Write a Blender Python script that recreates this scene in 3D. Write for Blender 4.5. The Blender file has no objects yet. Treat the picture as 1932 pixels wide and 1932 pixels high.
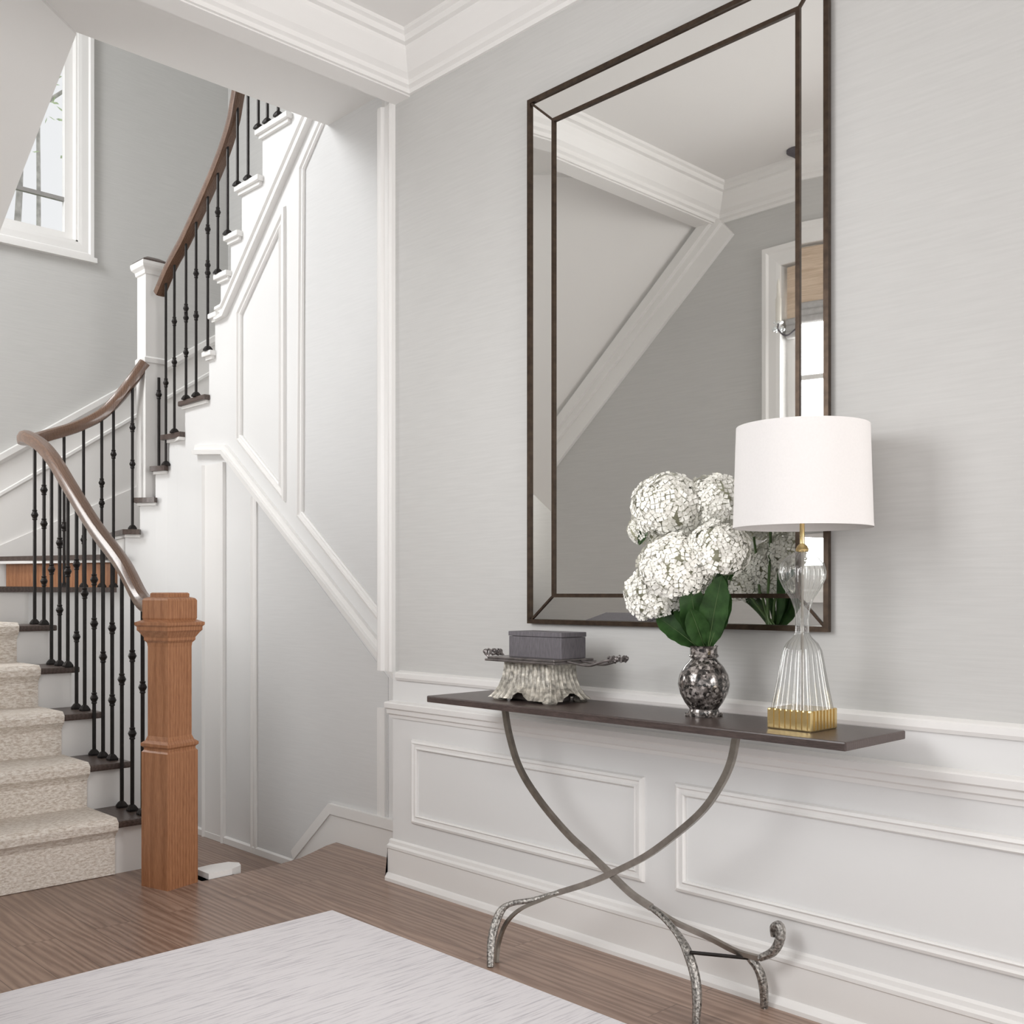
import bpy, bmesh, math, random
from mathutils import Vector, Matrix
random.seed(7)
SC = bpy.context.scene
COL = SC.collection
PI = math.pi

# ------------------------------------------------------------------ camera, light, exposure
F = 1960.0                     # focal length in pixels of the 1932 px frame
HZ, CX, EYE = 1120.0, 966.0, 1.10
YAW = math.radians(43.9)       # heading right of +Y
cam_d = bpy.data.cameras.new('camera')
cam_d.sensor_width = 36.0
cam_d.lens = 36.0 * F / 1932.0
cam_d.shift_y = (HZ - 966.0) / 1932.0
cam_d.clip_start = 0.02
cam = bpy.data.objects.new('camera', cam_d)
COL.objects.link(cam)
cam.location = (0, 0, EYE)
cam.rotation_euler = (PI / 2, 0, -YAW)
SC.camera = cam

W = bpy.data.worlds.new('sky')
SC.world = W
W.use_nodes = True
W.node_tree.nodes['Background'].inputs[0].default_value = (0.97, 0.985, 1.0, 1)
W.node_tree.nodes['Background'].inputs[1].default_value = 0.92


def area(name, loc, target, sx, sy, power, color=(1, 1, 1)):
    d = bpy.data.lights.new(name, 'AREA')
    d.shape = 'RECTANGLE'
    d.size, d.size_y, d.energy, d.color = sx, sy, power, color
    o = bpy.data.objects.new(name, d)
    COL.objects.link(o)
    o.location = loc
    o.rotation_euler = (Vector(target) - Vector(loc)).to_track_quat('-Z', 'Y').to_euler()
    return o


area('landing_fill', (0.44, 5.68, 1.80), (2.64, 3.7, 0.9), 1.2, 0.9, 34, (1.0, 0.99, 0.98))  # added fill for the lower stair hall; the wall has no window here
area('window_daylight', (0.05, 2.28, 1.85), (2.4, 2.9, 1.2), 1.1, 1.4, 54, (0.985, 0.99, 1.0))
area('stairwell_daylight', (0.0, 5.45, 4.55), (2.64, 4.35, 1.9), 1.3, 1.2, 96, (0.97, 0.985, 1.0))
area('foyer_fill', (1.5, -2.6, 1.7), (0.9, 3.8, 1.0), 1.6, 2.2, 92, (1.0, 0.975, 0.96))  # added fill behind the camera, brightens left wall and stair; no door there
SC.view_settings.view_transform = 'Standard'
SC.view_settings.look = 'None'
SC.view_settings.exposure = 0.0
SC.view_settings.gamma = 1.0
SC.view_settings.use_curve_mapping = False
SC.cycles.max_bounces = 10
SC.cycles.transparent_max_bounces = 16
SC.cycles.use_denoising = True

FW = Vector((math.sin(YAW), math.cos(YAW), 0))
RT = Vector((math.cos(YAW), -math.sin(YAW), 0))


def at_x(px, py, X):
    """point of the upright plane x = X that the photograph shows at a pixel"""
    d = FW + RT * ((px - CX) / F) + Vector((0, 0, (HZ - py) / F))
    t = X / d.x
    return Vector((X, d.y * t, EYE + d.z * t))


# ------------------------------------------------------------------ materials
def nodes_of(name):
    m = bpy.data.materials.new(name)
    m.use_nodes = True
    nt = m.node_tree
    return m, nt, nt.nodes['Principled BSDF']


def plain(name, col, rough=0.5, metal=0.0, noise=0.06, scale=12.0, stretch=(1, 1, 1), bump=0.0, coat=0.0, spec=0.5):
    m, nt, b = nodes_of(name)
    b.inputs['Roughness'].default_value = rough
    b.inputs['Metallic'].default_value = metal
    b.inputs['Coat Weight'].default_value = coat
    b.inputs['Specular IOR Level'].default_value = spec
    tc = nt.nodes.new('ShaderNodeTexCoord')
    mp = nt.nodes.new('ShaderNodeMapping')
    mp.inputs['Scale'].default_value = stretch
    nz = nt.nodes.new('ShaderNodeTexNoise')
    nz.inputs['Scale'].default_value = scale
    nz.inputs['Detail'].default_value = 5
    rp = nt.nodes.new('ShaderNodeValToRGB')
    rp.color_ramp.elements[0].position = 0.3
    rp.color_ramp.elements[1].position = 0.7
    rp.color_ramp.elements[0].color = tuple(max(0, c * (1 - noise)) for c in col) + (1,)
    rp.color_ramp.elements[1].color = tuple(min(1, c * (1 + noise)) for c in col) + (1,)
    L = nt.links.new
    L(tc.outputs['Object'], mp.inputs['Vector'])
    L(mp.outputs['Vector'], nz.inputs['Vector'])
    L(nz.outputs['Fac'], rp.inputs['Fac'])
    L(rp.outputs['Color'], b.inputs['Base Color'])
    if bump:
        bp = nt.nodes.new('ShaderNodeBump')
        bp.inputs['Strength'].default_value = bump
        bp.inputs['Distance'].default_value = 0.003
        L(nz.outputs['Fac'], bp.inputs['Height'])
        L(bp.outputs['Normal'], b.inputs['Normal'])
    return m


def wood(name, dark, light, stretch, rough=0.4, rings=9.0, coat=0.0, dist=6.0):
    m, nt, b = nodes_of(name)
    b.inputs['Roughness'].default_value = rough
    b.inputs['Coat Weight'].default_value = coat
    L = nt.links.new
    tc = nt.nodes.new('ShaderNodeTexCoord')
    mp = nt.nodes.new('ShaderNodeMapping')
    mp.inputs['Scale'].default_value = stretch
    wv = nt.nodes.new('ShaderNodeTexWave')
    wv.inputs['Scale'].default_value = rings
    wv.inputs['Distortion'].default_value = dist
    wv.inputs['Detail'].default_value = 3
    wv.inputs['Detail Scale'].default_value = 1.5
    nz = nt.nodes.new('ShaderNodeTexNoise')
    nz.inputs['Scale'].default_value = 60
    nz.inputs['Detail'].default_value = 6
    mx = nt.nodes.new('ShaderNodeMix')
    mx.inputs[0].default_value = 0.78
    rp = nt.nodes.new('ShaderNodeValToRGB')
    rp.color_ramp.elements[0].position = 0.25
    rp.color_ramp.elements[1].position = 0.75
    rp.color_ramp.elements[0].color = dark + (1,)
    rp.color_ramp.elements[1].color = light + (1,)
    L(tc.outputs['Object'], mp.inputs['Vector'])
    L(mp.outputs['Vector'], wv.inputs['Vector'])
    L(mp.outputs['Vector'], nz.inputs['Vector'])
    L(wv.outputs['Fac'], mx.inputs[2])
    L(nz.outputs['Fac'], mx.inputs[3])
    L(mx.outputs[0], rp.inputs['Fac'])
    L(rp.outputs['Color'], b.inputs['Base Color'])
    return m


def plank_floor(name):
    m, nt, b = nodes_of(name)
    L = nt.links.new
    b.inputs['Roughness'].default_value = 0.3
    tc = nt.nodes.new('ShaderNodeTexCoord')
    mp = nt.nodes.new('ShaderNodeMapping')
    mp.inputs['Rotation'].default_value = (0, 0, PI / 2)
    br = nt.nodes.new('ShaderNodeTexBrick')
    br.inputs['Scale'].default_value = 1.0
    br.inputs['Brick Width'].default_value = 1.7
    br.inputs['Row Height'].default_value = 0.125
    br.inputs['Mortar Size'].default_value = 0.0012
    br.inputs['Mortar Smooth'].default_value = 0.4
    br.offset = 0.37
    br.inputs['Color1'].default_value = (0.2, 0.2, 0.2, 1)
    br.inputs['Color2'].default_value = (0.8, 0.8, 0.8, 1)
    br.inputs['Mortar'].default_value = (0.0, 0.0, 0.0, 1)
    g = nt.nodes.new('ShaderNodeMapping')
    g.inputs['Scale'].default_value = (9.0, 0.7, 1)
    wv = nt.nodes.new('ShaderNodeTexWave')
    wv.inputs['Scale'].default_value = 1.3
    wv.inputs['Distortion'].default_value = 14
    wv.inputs['Detail'].default_value = 3
    wv.inputs['Detail Scale'].default_value = 0.9
    nz = nt.nodes.new('ShaderNodeTexNoise')
    nz.inputs['Scale'].default_value = 14
    nz.inputs['Detail'].default_value = 8
    add = nt.nodes.new('ShaderNodeVectorMath')
    add.operation = 'ADD'
    mx = nt.nodes.new('ShaderNodeMix')
    mx.inputs[0].default_value = 0.62
    rp = nt.nodes.new('ShaderNodeValToRGB')
    rp.color_ramp.elements[0].position = 0.2
    rp.color_ramp.elements[1].position = 0.8
    rp.color_ramp.elements[0].color = (0.180, 0.112, 0.082, 1)
    rp.color_ramp.elements[1].color = (0.355, 0.248, 0.192, 1)
    mul = nt.nodes.new('ShaderNodeMix')
    mul.data_type = 'RGBA'
    mul.blend_type = 'MULTIPLY'
    mul.inputs[0].default_value = 1.0
    tone = nt.nodes.new('ShaderNodeValToRGB')
    tone.color_ramp.elements[0].position = 0.0
    tone.color_ramp.elements[0].color = (0.3, 0.28, 0.27, 1)
    e = tone.color_ramp.elements.new(0.12)
    e.color = (0.86, 0.85, 0.85, 1)
    tone.color_ramp.elements[-1].position = 0.85
    tone.color_ramp.elements[-1].color = (1.12, 1.1, 1.08, 1)
    L(tc.outputs['Object'], mp.inputs['Vector'])
    L(mp.outputs['Vector'], br.inputs['Vector'])
    L(tc.outputs['Object'], add.inputs[0])
    L(br.outputs['Color'], add.inputs[1])
    L(add.outputs[0], g.inputs['Vector'])
    L(g.outputs['Vector'], wv.inputs['Vector'])
    L(g.outputs['Vector'], nz.inputs['Vector'])
    L(wv.outputs['Fac'], mx.inputs[2])
    L(nz.outputs['Fac'], mx.inputs[3])
    L(mx.outputs[0], rp.inputs['Fac'])
    L(br.outputs['Color'], tone.inputs['Fac'])
    L(rp.outputs['Color'], mul.inputs[6])
    L(tone.outputs['Color'], mul.inputs[7])
    L(mul.outputs[2], b.inputs['Base Color'])
    return m


def streaks(name, base, mark, stretch, scale, lo, hi, rough=0.95, bump=0.5):
    m, nt, b = nodes_of(name)
    L = nt.links.new
    b.inputs['Roughness'].default_value = rough
    b.inputs['Specular IOR Level'].default_value = 0.1
    tc = nt.nodes.new('ShaderNodeTexCoord')
    mp = nt.nodes.new('ShaderNodeMapping')
    mp.inputs['Scale'].default_value = stretch
    nz = nt.nodes.new('ShaderNodeTexNoise')
    nz.inputs['Scale'].default_value = scale
    nz.inputs['Detail'].default_value = 6
    nz.inputs['Roughness'].default_value = 0.7
    rp = nt.nodes.new('ShaderNodeValToRGB')
    rp.color_ramp.elements[0].position = lo
    rp.color_ramp.elements[1].position = hi
    rp.color_ramp.elements[0].color = mark + (1,)
    rp.color_ramp.elements[1].color = base + (1,)
    bp = nt.nodes.new('ShaderNodeBump')
    bp.inputs['Strength'].default_value = bump
    bp.inputs['Distance'].default_value = 0.004
    L(tc.outputs['Object'], mp.inputs['Vector'])
    L(mp.outputs['Vector'], nz.inputs['Vector'])
    L(nz.outputs['Fac'], rp.inputs['Fac'])
    L(rp.outputs['Color'], b.inputs['Base Color'])
    L(nz.outputs['Fac'], bp.inputs['Height'])
    L(bp.outputs['Normal'], b.inputs['Normal'])
    return m


def clear_glass(name, tint=(0.97, 0.98, 0.98), base=0.04, edge=0.75, power=3.0, gloss=(1, 1, 1)):
    m = bpy.data.materials.new(name)
    m.use_nodes = True
    nt = m.node_tree
    nt.nodes.remove(nt.nodes['Principled BSDF'])
    out = nt.nodes['Material Output']
    tr = nt.nodes.new('ShaderNodeBsdfTransparent')
    tr.inputs['Color'].default_value = tint + (1,)
    gl = nt.nodes.new('ShaderNodeBsdfGlossy')
    gl.inputs['Color'].default_value = gloss + (1,)
    gl.inputs['Roughness'].default_value = 0.06
    lw = nt.nodes.new('ShaderNodeLayerWeight')
    lw.inputs['Blend'].default_value = 0.5
    pw = nt.nodes.new('ShaderNodeMath')
    pw.operation = 'POWER'
    pw.inputs[1].default_value = power
    ma = nt.nodes.new('ShaderNodeMath')
    ma.operation = 'MULTIPLY_ADD'
    ma.inputs[1].default_value = edge
    ma.inputs[2].default_value = base
    ma.use_clamp = True
    mx = nt.nodes.new('ShaderNodeMixShader')
    L = nt.links.new
    L(lw.outputs['Facing'], pw.inputs[0])
    L(pw.outputs[0], ma.inputs[0])
    L(ma.outputs[0], mx.inputs[0])
    L(tr.outputs[0], mx.inputs[1])
    L(gl.outputs[0], mx.inputs[2])
    L(mx.outputs[0], out.inputs['Surface'])
    return m


def speckled(name):
    m, nt, b = nodes_of(name)
    L = nt.links.new
    tc = nt.nodes.new('ShaderNodeTexCoord')
    vo = nt.nodes.new('ShaderNodeTexVoronoi')
    vo.inputs['Scale'].default_value = 135
    nz = nt.nodes.new('ShaderNodeTexNoise')
    nz.inputs['Scale'].default_value = 85
    nz.inputs['Detail'].default_value = 6
    mx = nt.nodes.new('ShaderNodeMix')
    mx.inputs[0].default_value = 0.55
    rp = nt.nodes.new('ShaderNodeValToRGB')
    rp.color_ramp.elements[0].position = 0.36
    rp.color_ramp.elements[0].color = (0.012, 0.011, 0.010, 1)
    rp.color_ramp.elements[1].position = 0.74
    rp.color_ramp.elements[1].color = (0.62, 0.57, 0.54, 1)
    e = rp.color_ramp.elements.new(0.54)
    e.color = (0.16, 0.14, 0.13, 1)
    L(tc.outputs['Object'], vo.inputs['Vector'])
    L(tc.outputs['Object'], nz.inputs['Vector'])
    L(vo.outputs['Color'], mx.inputs[2])
    L(nz.outputs['Fac'], mx.inputs[3])
    L(mx.outputs[0], rp.inputs['Fac'])
    L(rp.outputs['Color'], b.inputs['Base Color'])
    b.inputs['Metallic'].default_value = 0.45
    b.inputs['Roughness'].default_value = 0.16
    b.inputs['Coat Weight'].default_value = 0.6
    return m


M = {}
M['paper'] = plain('grey_grasscloth', (0.560, 0.553, 0.537), 0.85, noise=0.03, scale=26, stretch=(0.25, 0.25, 5), bump=0.12, spec=0.2)
M['paper_side'] = M['paper']
M['paper_lit'] = plain('lit_grasscloth', (0.665, 0.662, 0.655), 0.8, noise=0.02, scale=26, stretch=(0.25, 0.25, 5), bump=0.08, spec=0.2)  # wall paper lightened, so the stair recess has its brighter light in the colour
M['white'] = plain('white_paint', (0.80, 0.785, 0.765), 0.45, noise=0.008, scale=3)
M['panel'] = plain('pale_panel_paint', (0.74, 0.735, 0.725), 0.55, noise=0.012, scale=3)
M['ceiling'] = plain('ceiling_paint', (0.80, 0.785, 0.765), 0.7, noise=0.008, scale=2)
M['floor'] = plank_floor('oak_plank_floor')
M['tread'] = wood('dark_stained_tread', (0.045, 0.03, 0.025), (0.11, 0.08, 0.068), (2, 9, 9), 0.35)
M['oak'] = wood('brown_oak', (0.245, 0.098, 0.042), (0.42, 0.20, 0.098), (6, 6, 0.5), 0.38, rings=4)
M['rail'] = wood('brown_rail_wood', (0.085, 0.045, 0.028), (0.20, 0.115, 0.075), (7, 2, 3), 0.28, rings=5, coat=0.3)
M['iron'] = plain('black_iron', (0.018, 0.015, 0.014), 0.45, metal=0.6, noise=0.2, scale=40)
M['rug'] = streaks('pale_rug_pile', (0.76, 0.735, 0.75), (0.47, 0.45, 0.48), (1.3, 26, 1), 4.0, 0.30, 0.50)
M['runner'] = streaks('tan_loop_pile', (0.86, 0.81, 0.745), (0.53, 0.445, 0.37), (0.6, 1.6, 1.6), 95, 0.36, 0.60, bump=0.9)
M['table'] = wood('dark_walnut_top', (0.035, 0.024, 0.022), (0.095, 0.068, 0.06), (9, 1.2, 9), 0.33, rings=4)
M['steel'] = plain('antique_silver_metal', (0.33, 0.30, 0.265), 0.3, metal=0.95, noise=0.18, scale=30)
M['pewter'] = plain('carved_pewter', (0.30, 0.285, 0.265), 0.38, metal=0.85, noise=0.75, scale=130, bump=0.9)
M['bronze'] = plain('bronze_frame', (0.060, 0.040, 0.027), 0.35, metal=0.7, noise=0.3, scale=50)
M['mirror'] = plain('mirror_glass', (0.90, 0.905, 0.89), 0.012, metal=1.0, noise=0.0, scale=1)
M['brass'] = plain('polished_brass', (0.66, 0.50, 0.24), 0.22, metal=0.9, noise=0.1, scale=20)
M['lampglass'] = clear_glass('ribbed_clear_glass', (0.925, 0.93, 0.925), 0.10, 0.85, 2.0, (0.78, 0.78, 0.77))
M['pane'] = clear_glass('window_glass', (0.99, 0.99, 0.99), 0.02, 0.3, 4.0)
M['shade'] = plain('white_linen', (0.74, 0.715, 0.70), 0.9, noise=0.015, scale=200, spec=0.1)
M['boxgrey'] = plain('slate_grey_linen', (0.115, 0.105, 0.115), 0.75, noise=0.2, scale=70, stretch=(3, 3, 0.6))
M['traybase'] = plain('aged_cream_carving', (0.36, 0.335, 0.29), 0.42, metal=0.35, noise=0.65, scale=60, bump=0.7)
M['traytop'] = plain('dark_pewter_tray', (0.20, 0.18, 0.175), 0.32, metal=0.8, noise=0.3, scale=40)
M['petal'] = plain('white_petals', (0.92, 0.905, 0.84), 0.7, noise=0.07, scale=22)
M['bloomcore'] = plain('green_bloom_core', (0.66, 0.66, 0.50), 0.8, noise=0.25, scale=40)
M['leaf'] = plain('dark_green_leaf', (0.062, 0.145, 0.042), 0.36, noise=0.4, scale=30)
M['stem'] = plain('green_stem', (0.10, 0.17, 0.06), 0.5, noise=0.2)
M['vase'] = speckled('mottled_silver_glass')
M['woven'] = streaks('woven_shade', (0.74, 0.60, 0.47), (0.55, 0.42, 0.31), (0.5, 0.5, 9), 9, 0.35, 0.6)
M['greyfabric'] = plain('grey_shade_fabric', (0.48, 0.47, 0.46), 0.9, noise=0.08, scale=60)
M['candle'] = plain('ivory_candle', (0.80, 0.77, 0.70), 0.6, noise=0.02)
M['crystal'] = clear_glass('crystal', (0.85, 0.87, 0.87), 0.25, 0.7, 1.5)
M['muntin'] = plain('grey_muntin', (0.30, 0.29, 0.28), 0.5)
M['bark'] = plain('bark', (0.50, 0.48, 0.45), 0.9, noise=0.3)
M['foliage'] = plain('tree_foliage', (0.55, 0.66, 0.42), 0.8, noise=0.4)
M['dirt'] = plain('lawn', (0.25, 0.32, 0.16), 0.9, noise=0.3)


# ------------------------------------------------------------------ mesh builder
class MB:
    def __init__(self):
        self.bm = bmesh.new()

    def face(self, vs):
        try:
            return self.bm.faces.new(vs)
        except ValueError:
            return None

    def box(self, lo, hi, bev=0.0):
        b = self.bm
        v = [b.verts.new((x, y, z)) for x in (lo[0], hi[0]) for y in (lo[1], hi[1]) for z in (lo[2], hi[2])]
        fs = [self.face([v[i] for i in q]) for q in
              ((0, 1, 3, 2), (4, 6, 7, 5), (0, 4, 5, 1), (2, 3, 7, 6), (0, 2, 6, 4), (1, 5, 7, 3))]
        if bev:
            es = list({e for f in fs for e in f.edges})
            bmesh.ops.bevel(b, geom=es, offset=bev, segments=2, profile=0.6, affect='EDGES')
        return self

    def prism(self, poly, z0, z1):
        b = self.bm
        lo = [b.verts.new((p[0], p[1], z0)) for p in poly]
        hi = [b.verts.new((p[0], p[1], z1)) for p in poly]
        n = len(poly)
        for i in range(n):
            j = (i + 1) % n
            self.face([lo[i], lo[j], hi[j], hi[i]])
        fs = [self.face(list(reversed(lo))), self.face(hi)]
        bmesh.ops.triangulate(b, faces=[f for f in fs if f])
        return self

    def slab(self, pts, d):
        """polygon in space given a thickness along vector d"""
        b = self.bm
        d = Vector(d)
        lo = [b.verts.new(Vector(p)) for p in pts]
        hi = [b.verts.new(Vector(p) + d) for p in pts]
        n = len(pts)
        for i in range(n):
            j = (i + 1) % n
            self.face([lo[i], lo[j], hi[j], hi[i]])
        fs = [self.face(list(reversed(lo))), self.face(hi)]
        bmesh.ops.triangulate(b, faces=[f for f in fs if f])
        return self

    def sweep(self, pts, prof, n, closed=False):
        """profile (u along n x tangent, v along n) carried along a path with mitred corners"""
        b = self.bm
        n = Vector(n).normalized()
        P = [Vector(p) for p in pts]
        N = len(P)
        rings = []
        for i in range(N):
            if closed or 0 < i < N - 1:
                t0 = (P[i] - P[i - 1]).normalized()
                t1 = (P[(i + 1) % N] - P[i]).normalized()
            elif i == 0:
                t0 = t1 = (P[1] - P[0]).normalized()
            else:
                t0 = t1 = (P[-1] - P[-2]).normalized()
            s0, s1 = n.cross(t0).normalized(), n.cross(t1).normalized()
            m = (s0 + s1) / max(0.2, 1 + s0.dot(s1))
            rings.append([b.verts.new(P[i] + m * u + n * v) for u, v in prof])
        k = len(prof)
        for i in range(N if closed else N - 1):
            a, c = rings[i], rings[(i + 1) % N]
            for j in range(k):
                q = (j + 1) % k
                self.face([a[j], a[q], c[q], c[j]])
        if not closed:
            fs = [self.face(list(reversed(rings[0]))), self.face(rings[-1])]
            bmesh.ops.triangulate(b, faces=[f for f in fs if f])
        return self

    def tube(self, pts, r, seg=10, flat=1.0, up=None, cap=True):
        """round or flattened bar along a 3-D path; r may be a list"""
        b = self.bm
        P = [Vector(p) for p in pts]
        N = len(P)
        R = r if isinstance(r, (list, tuple)) else [r] * N
        up = Vector(up) if up else None
        rings = []
        prev = None
        for i in range(N):
            t = (P[min(i + 1, N - 1)] - P[max(i - 1, 0)]).normalized()
            if up is not None:
                a = up.cross(t)
                a = a.normalized() if a.length > 1e-4 else prev
            elif prev is None:
                ref = Vector((0, 0, 1)) if abs(t.z) < 0.9 else Vector((1, 0, 0))
                a = ref.cross(t).normalized()
            else:
                a = (prev - t * prev.dot(t)).normalized()
            prev = a
            c = t.cross(a).normalized()
            rings.append([b.verts.new(P[i] + a * math.cos(2 * PI * j / seg) * R[i] + c * math.sin(2 * PI * j / seg) * R[i] * flat)
                          for j in range(seg)])
        for i in range(N - 1):
            for j in range(seg):
                q = (j + 1) % seg
                self.face([rings[i][j], rings[i][q], rings[i + 1][q], rings[i + 1][j]])
        if cap:
            self.face(list(reversed(rings[0])))
            self.face(rings[-1])
        return self

    def bar(self, pts, wa, wb, up):
        """rectangular bar along a path: wa across (up x tangent), wb in the other direction"""
        b = self.bm
        P = [Vector(p) for p in pts]
        N = len(P)
        up = Vector(up)
        rings = []
        for i in range(N):
            t = (P[min(i + 1, N - 1)] - P[max(i - 1, 0)]).normalized()
            a = up.cross(t).normalized()
            c = t.cross(a).normalized()
            rings.append([b.verts.new(P[i] + a * sa * wa / 2 + c * sc * wb / 2) for sa, sc in ((-1, -1), (1, -1), (1, 1), (-1, 1))])
        for i in range(N - 1):
            for j in range(4):
                q = (j + 1) % 4
                self.face([rings[i][j], rings[i][q], rings[i + 1][q], rings[i + 1][j]])
        self.face(list(reversed(rings[0])))
        self.face(rings[-1])
        return self

    def lathe(self, prof, c=(0, 0, 0), seg=32, ribs=0, amp=0.0, square=0.0, capb=True, capt=True, rot=0.0):
        """profile of (r, z); ribs flute it, square > 0 pushes the section towards a square"""
        b = self.bm
        rings = []
        for r, z in prof:
            ring = []
            for j in range(seg):
                a = 2 * PI * j / seg
                k = 1.0
                if square:
                    k = (1 - square) + square / max(abs(math.cos(a)), abs(math.sin(a)))
                if ribs:
                    k *= 1 + amp * abs(math.cos(ribs * a / 2))
                ring.append(b.verts.new((c[0] + r * k * math.cos(a + rot), c[1] + r * k * math.sin(a + rot), c[2] + z)))
            rings.append(ring)
        for i in range(len(rings) - 1):
            for j in range(seg):
                q = (j + 1) % seg
                self.face([rings[i][j], rings[i][q], rings[i + 1][q], rings[i + 1][j]])
        if capb:
            self.face(list(reversed(rings[0])))
        if capt:
            self.face(rings[-1])
        return self

    def ball(self, c, r, sx=1, sy=1, sz=1, seg=14, rings=9):
        prof = [(max(1e-4, math.sin(PI * i / rings)) * r, -math.cos(PI * i / rings) * r * sz) for i in range(rings + 1)]
        n0 = len(self.bm.verts)
        self.lathe(prof, (0, 0, 0), seg)
        self.bm.verts.ensure_lookup_table()
        for v in self.bm.verts[n0:]:
            v.co = Vector((v.co.x * sx + c[0], v.co.y * sy + c[1], v.co.z + c[2]))
        return self

    def build(self, name, mat, parent=None, smooth=False, angle=40):
        bmesh.ops.recalc_face_normals(self.bm, faces=self.bm.faces)
        me = bpy.data.meshes.new(name)
        self.bm.to_mesh(me)
        self.bm.free()
        me.materials.append(mat)
        if smooth:
            for p in me.polygons:
                p.use_smooth = True
            try:
                me.set_sharp_from_angle(angle=math.radians(angle))
            except Exception:
                pass
        o = bpy.data.objects.new(name, me)
        COL.objects.link(o)
        if parent is not None:
            o.parent = parent
        return o


def bez(pts, n=8):
    """smooth path through points (Catmull-Rom)"""
    P = [Vector(p) for p in pts]
    P = [P[0] * 2 - P[1]] + P + [P[-1] * 2 - P[-2]]
    out = []
    for i in range(1, len(P) - 2):
        a, b, c, d = P[i - 1:i + 3]
        for k in range(n):
            t = k / n
            out.append(0.5 * ((2 * b) + (c - a) * t + (2 * a - 5 * b + 4 * c - d) * t * t + (3 * b - a - 3 * c + d) * t ** 3))
    out.append(P[-2])
    return out


def struct(o):
    o['kind'] = 'structure'
    return o


def tag(o, label, cat, group=None, kind=None):
    o['label'] = label
    o['category'] = cat
    if group:
        o['group'] = group
    if kind:
        o['kind'] = kind
    return o


def thing(name, label, cat, loc=(0, 0, 0), group=None, rz=0.0):
    o = bpy.data.objects.new(name, None)
    o.empty_display_size = 0.1
    COL.objects.link(o)
    o.location = loc
    o.rotation_euler = (0, 0, rz)
    return tag(o, label, cat, group)


# ------------------------------------------------------------------ dimensions
WX = 2.455      # mirror wall
SX = 2.64       # inner stair wall
LX = 0.40       # wall with the foyer window, seen in the mirror
OX = 3.60       # outer wall of the upper flight
BY = 6.60       # back wall of the stairwell
ENDY = 3.20     # where the mirror wall ends
CZ = 3.15       # foyer ceiling
HY = 3.11       # face of the header
SOZ = 3.20      # hall soffit

# ------------------------------------------------------------------ setting: floors, walls, ceilings
edge = [(2.66, 3.86), (2.56, 3.83), (2.46, 3.775), (2.36, 3.725), (2.25, 3.70), (2.04, 3.685), (1.90, 3.685)]
struct(MB().prism([(-3, -3), (2.70, -3)] + [(2.70, 3.86)] + edge + [(1.90, 4.05), (-3, 4.05)], -0.03, 0).build('floor', M['floor']))
struct(MB().prism([(1.92, 3.60), (2.68, 3.60), (2.68, 5.95), (1.92, 5.95)], -0.24, -0.18).build('floor_lower', M['floor']))
b = MB()
b.prism([(p[0], p[1] - 0.03) for p in edge] + [(1.90, 3.60), (2.66, 3.60)], -0.18, -0.03)
struct(b.build('trim_step_riser', M['white']))

struct(MB().box((WX, -3, 0), (WX + 0.12, ENDY, CZ + 0.1)).build('wall_right', M['paper']))
struct(MB().box((-3, -3, CZ), (WX + 0.1, HY + 0.05, CZ + 0.08)).build('ceiling', M['ceiling']))
struct(MB().box((LX, HY, 2.985), (WX + 0.1, HY + 0.09, CZ + 0.15)).build('trim_header', M['ceiling']))
struct(MB().box((LX, HY + 0.09, SOZ), (SX + 0.06, 3.93, SOZ + 0.1)).build('ceiling_hall', M['ceiling']))


def slope_z(x, y):
    return 3.10 - 0.86 * (y - 3.06) + 0.75 * (x - LX)


sl = [(LX, 3.205), (0.655, 3.205), (1.52, 3.93), (1.47, 4.38), (1.42, 4.9), (LX, 4.9)]
struct(MB().slab([(x, y, min(SOZ - 0.001, slope_z(x, y))) for x, y in sl], (0, 0, 0.06)).build('ceiling_sloped', M['ceiling']))

# wall with the foyer window (left), outside the frame and seen in the mirror
W2 = (1.62, 2.74, 1.18, 2.70)   # opening y0 y1 z0 z1
b = MB()
b.box((LX - 0.12, 1.45, 0), (LX, W2[0], CZ + 0.1))
b.box((LX - 0.12, W2[1], 0), (LX, 4.4, CZ + 0.1))
b.box((LX - 0.12, W2[0], 0), (LX, W2[1], W2[2]))
b.box((LX - 0.12, W2[0], W2[3]), (LX, W2[1], CZ + 0.1))
b.box((LX - 0.12, 4.4, -0.2), (LX, BY + 0.1, 3.3))
b.box((LX - 0.12, 3.0, 3.25), (LX, 4.4, 5.6))
b.box((LX - 0.12, 6.3, 3.3), (LX, BY + 0.1, 5.6))
struct(b.build('wall_left', M['paper']))
# back wall of the stairwell with its window opening
W1 = (1.72, 2.562, 3.309, 4.90)
b = MB()
b.box((LX - 0.1, BY, -0.2), (W1[0], BY + 0.14, 5.6))
b.box((W1[1], BY, -0.2), (OX + 0.1, BY + 0.14, 5.6))
b.box((W1[0], BY, -0.2), (W1[1], BY + 0.14, W1[2]))
b.box((W1[0], BY, W1[3]), (W1[1], BY + 0.14, 5.6))
struct(b.build('wall_back', M['paper_side']))
struct(MB().box((OX, ENDY, -0.2), (OX + 0.1, BY + 0.14, 5.6)).build('wall_outer', M['paper_side']))
struct(MB().box((LX - 0.12, 2.9, 3.32), (OX + 0.1, 3.0, 5.6)).build('wall_upper_block', M['paper_side']))  # unseen wall, added to keep sky light off the back wall
struct(MB().box((LX - 0.12, 2.9, 5.6), (OX + 0.1, BY + 0.14, 5.7)).build('ceiling_stairwell', M['ceiling']))

# ------------------------------------------------------------------ the stair
CCX, CCY, CR = (1.85 + SX) / 2, 5.40, (SX - 1.85) / 2


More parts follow.
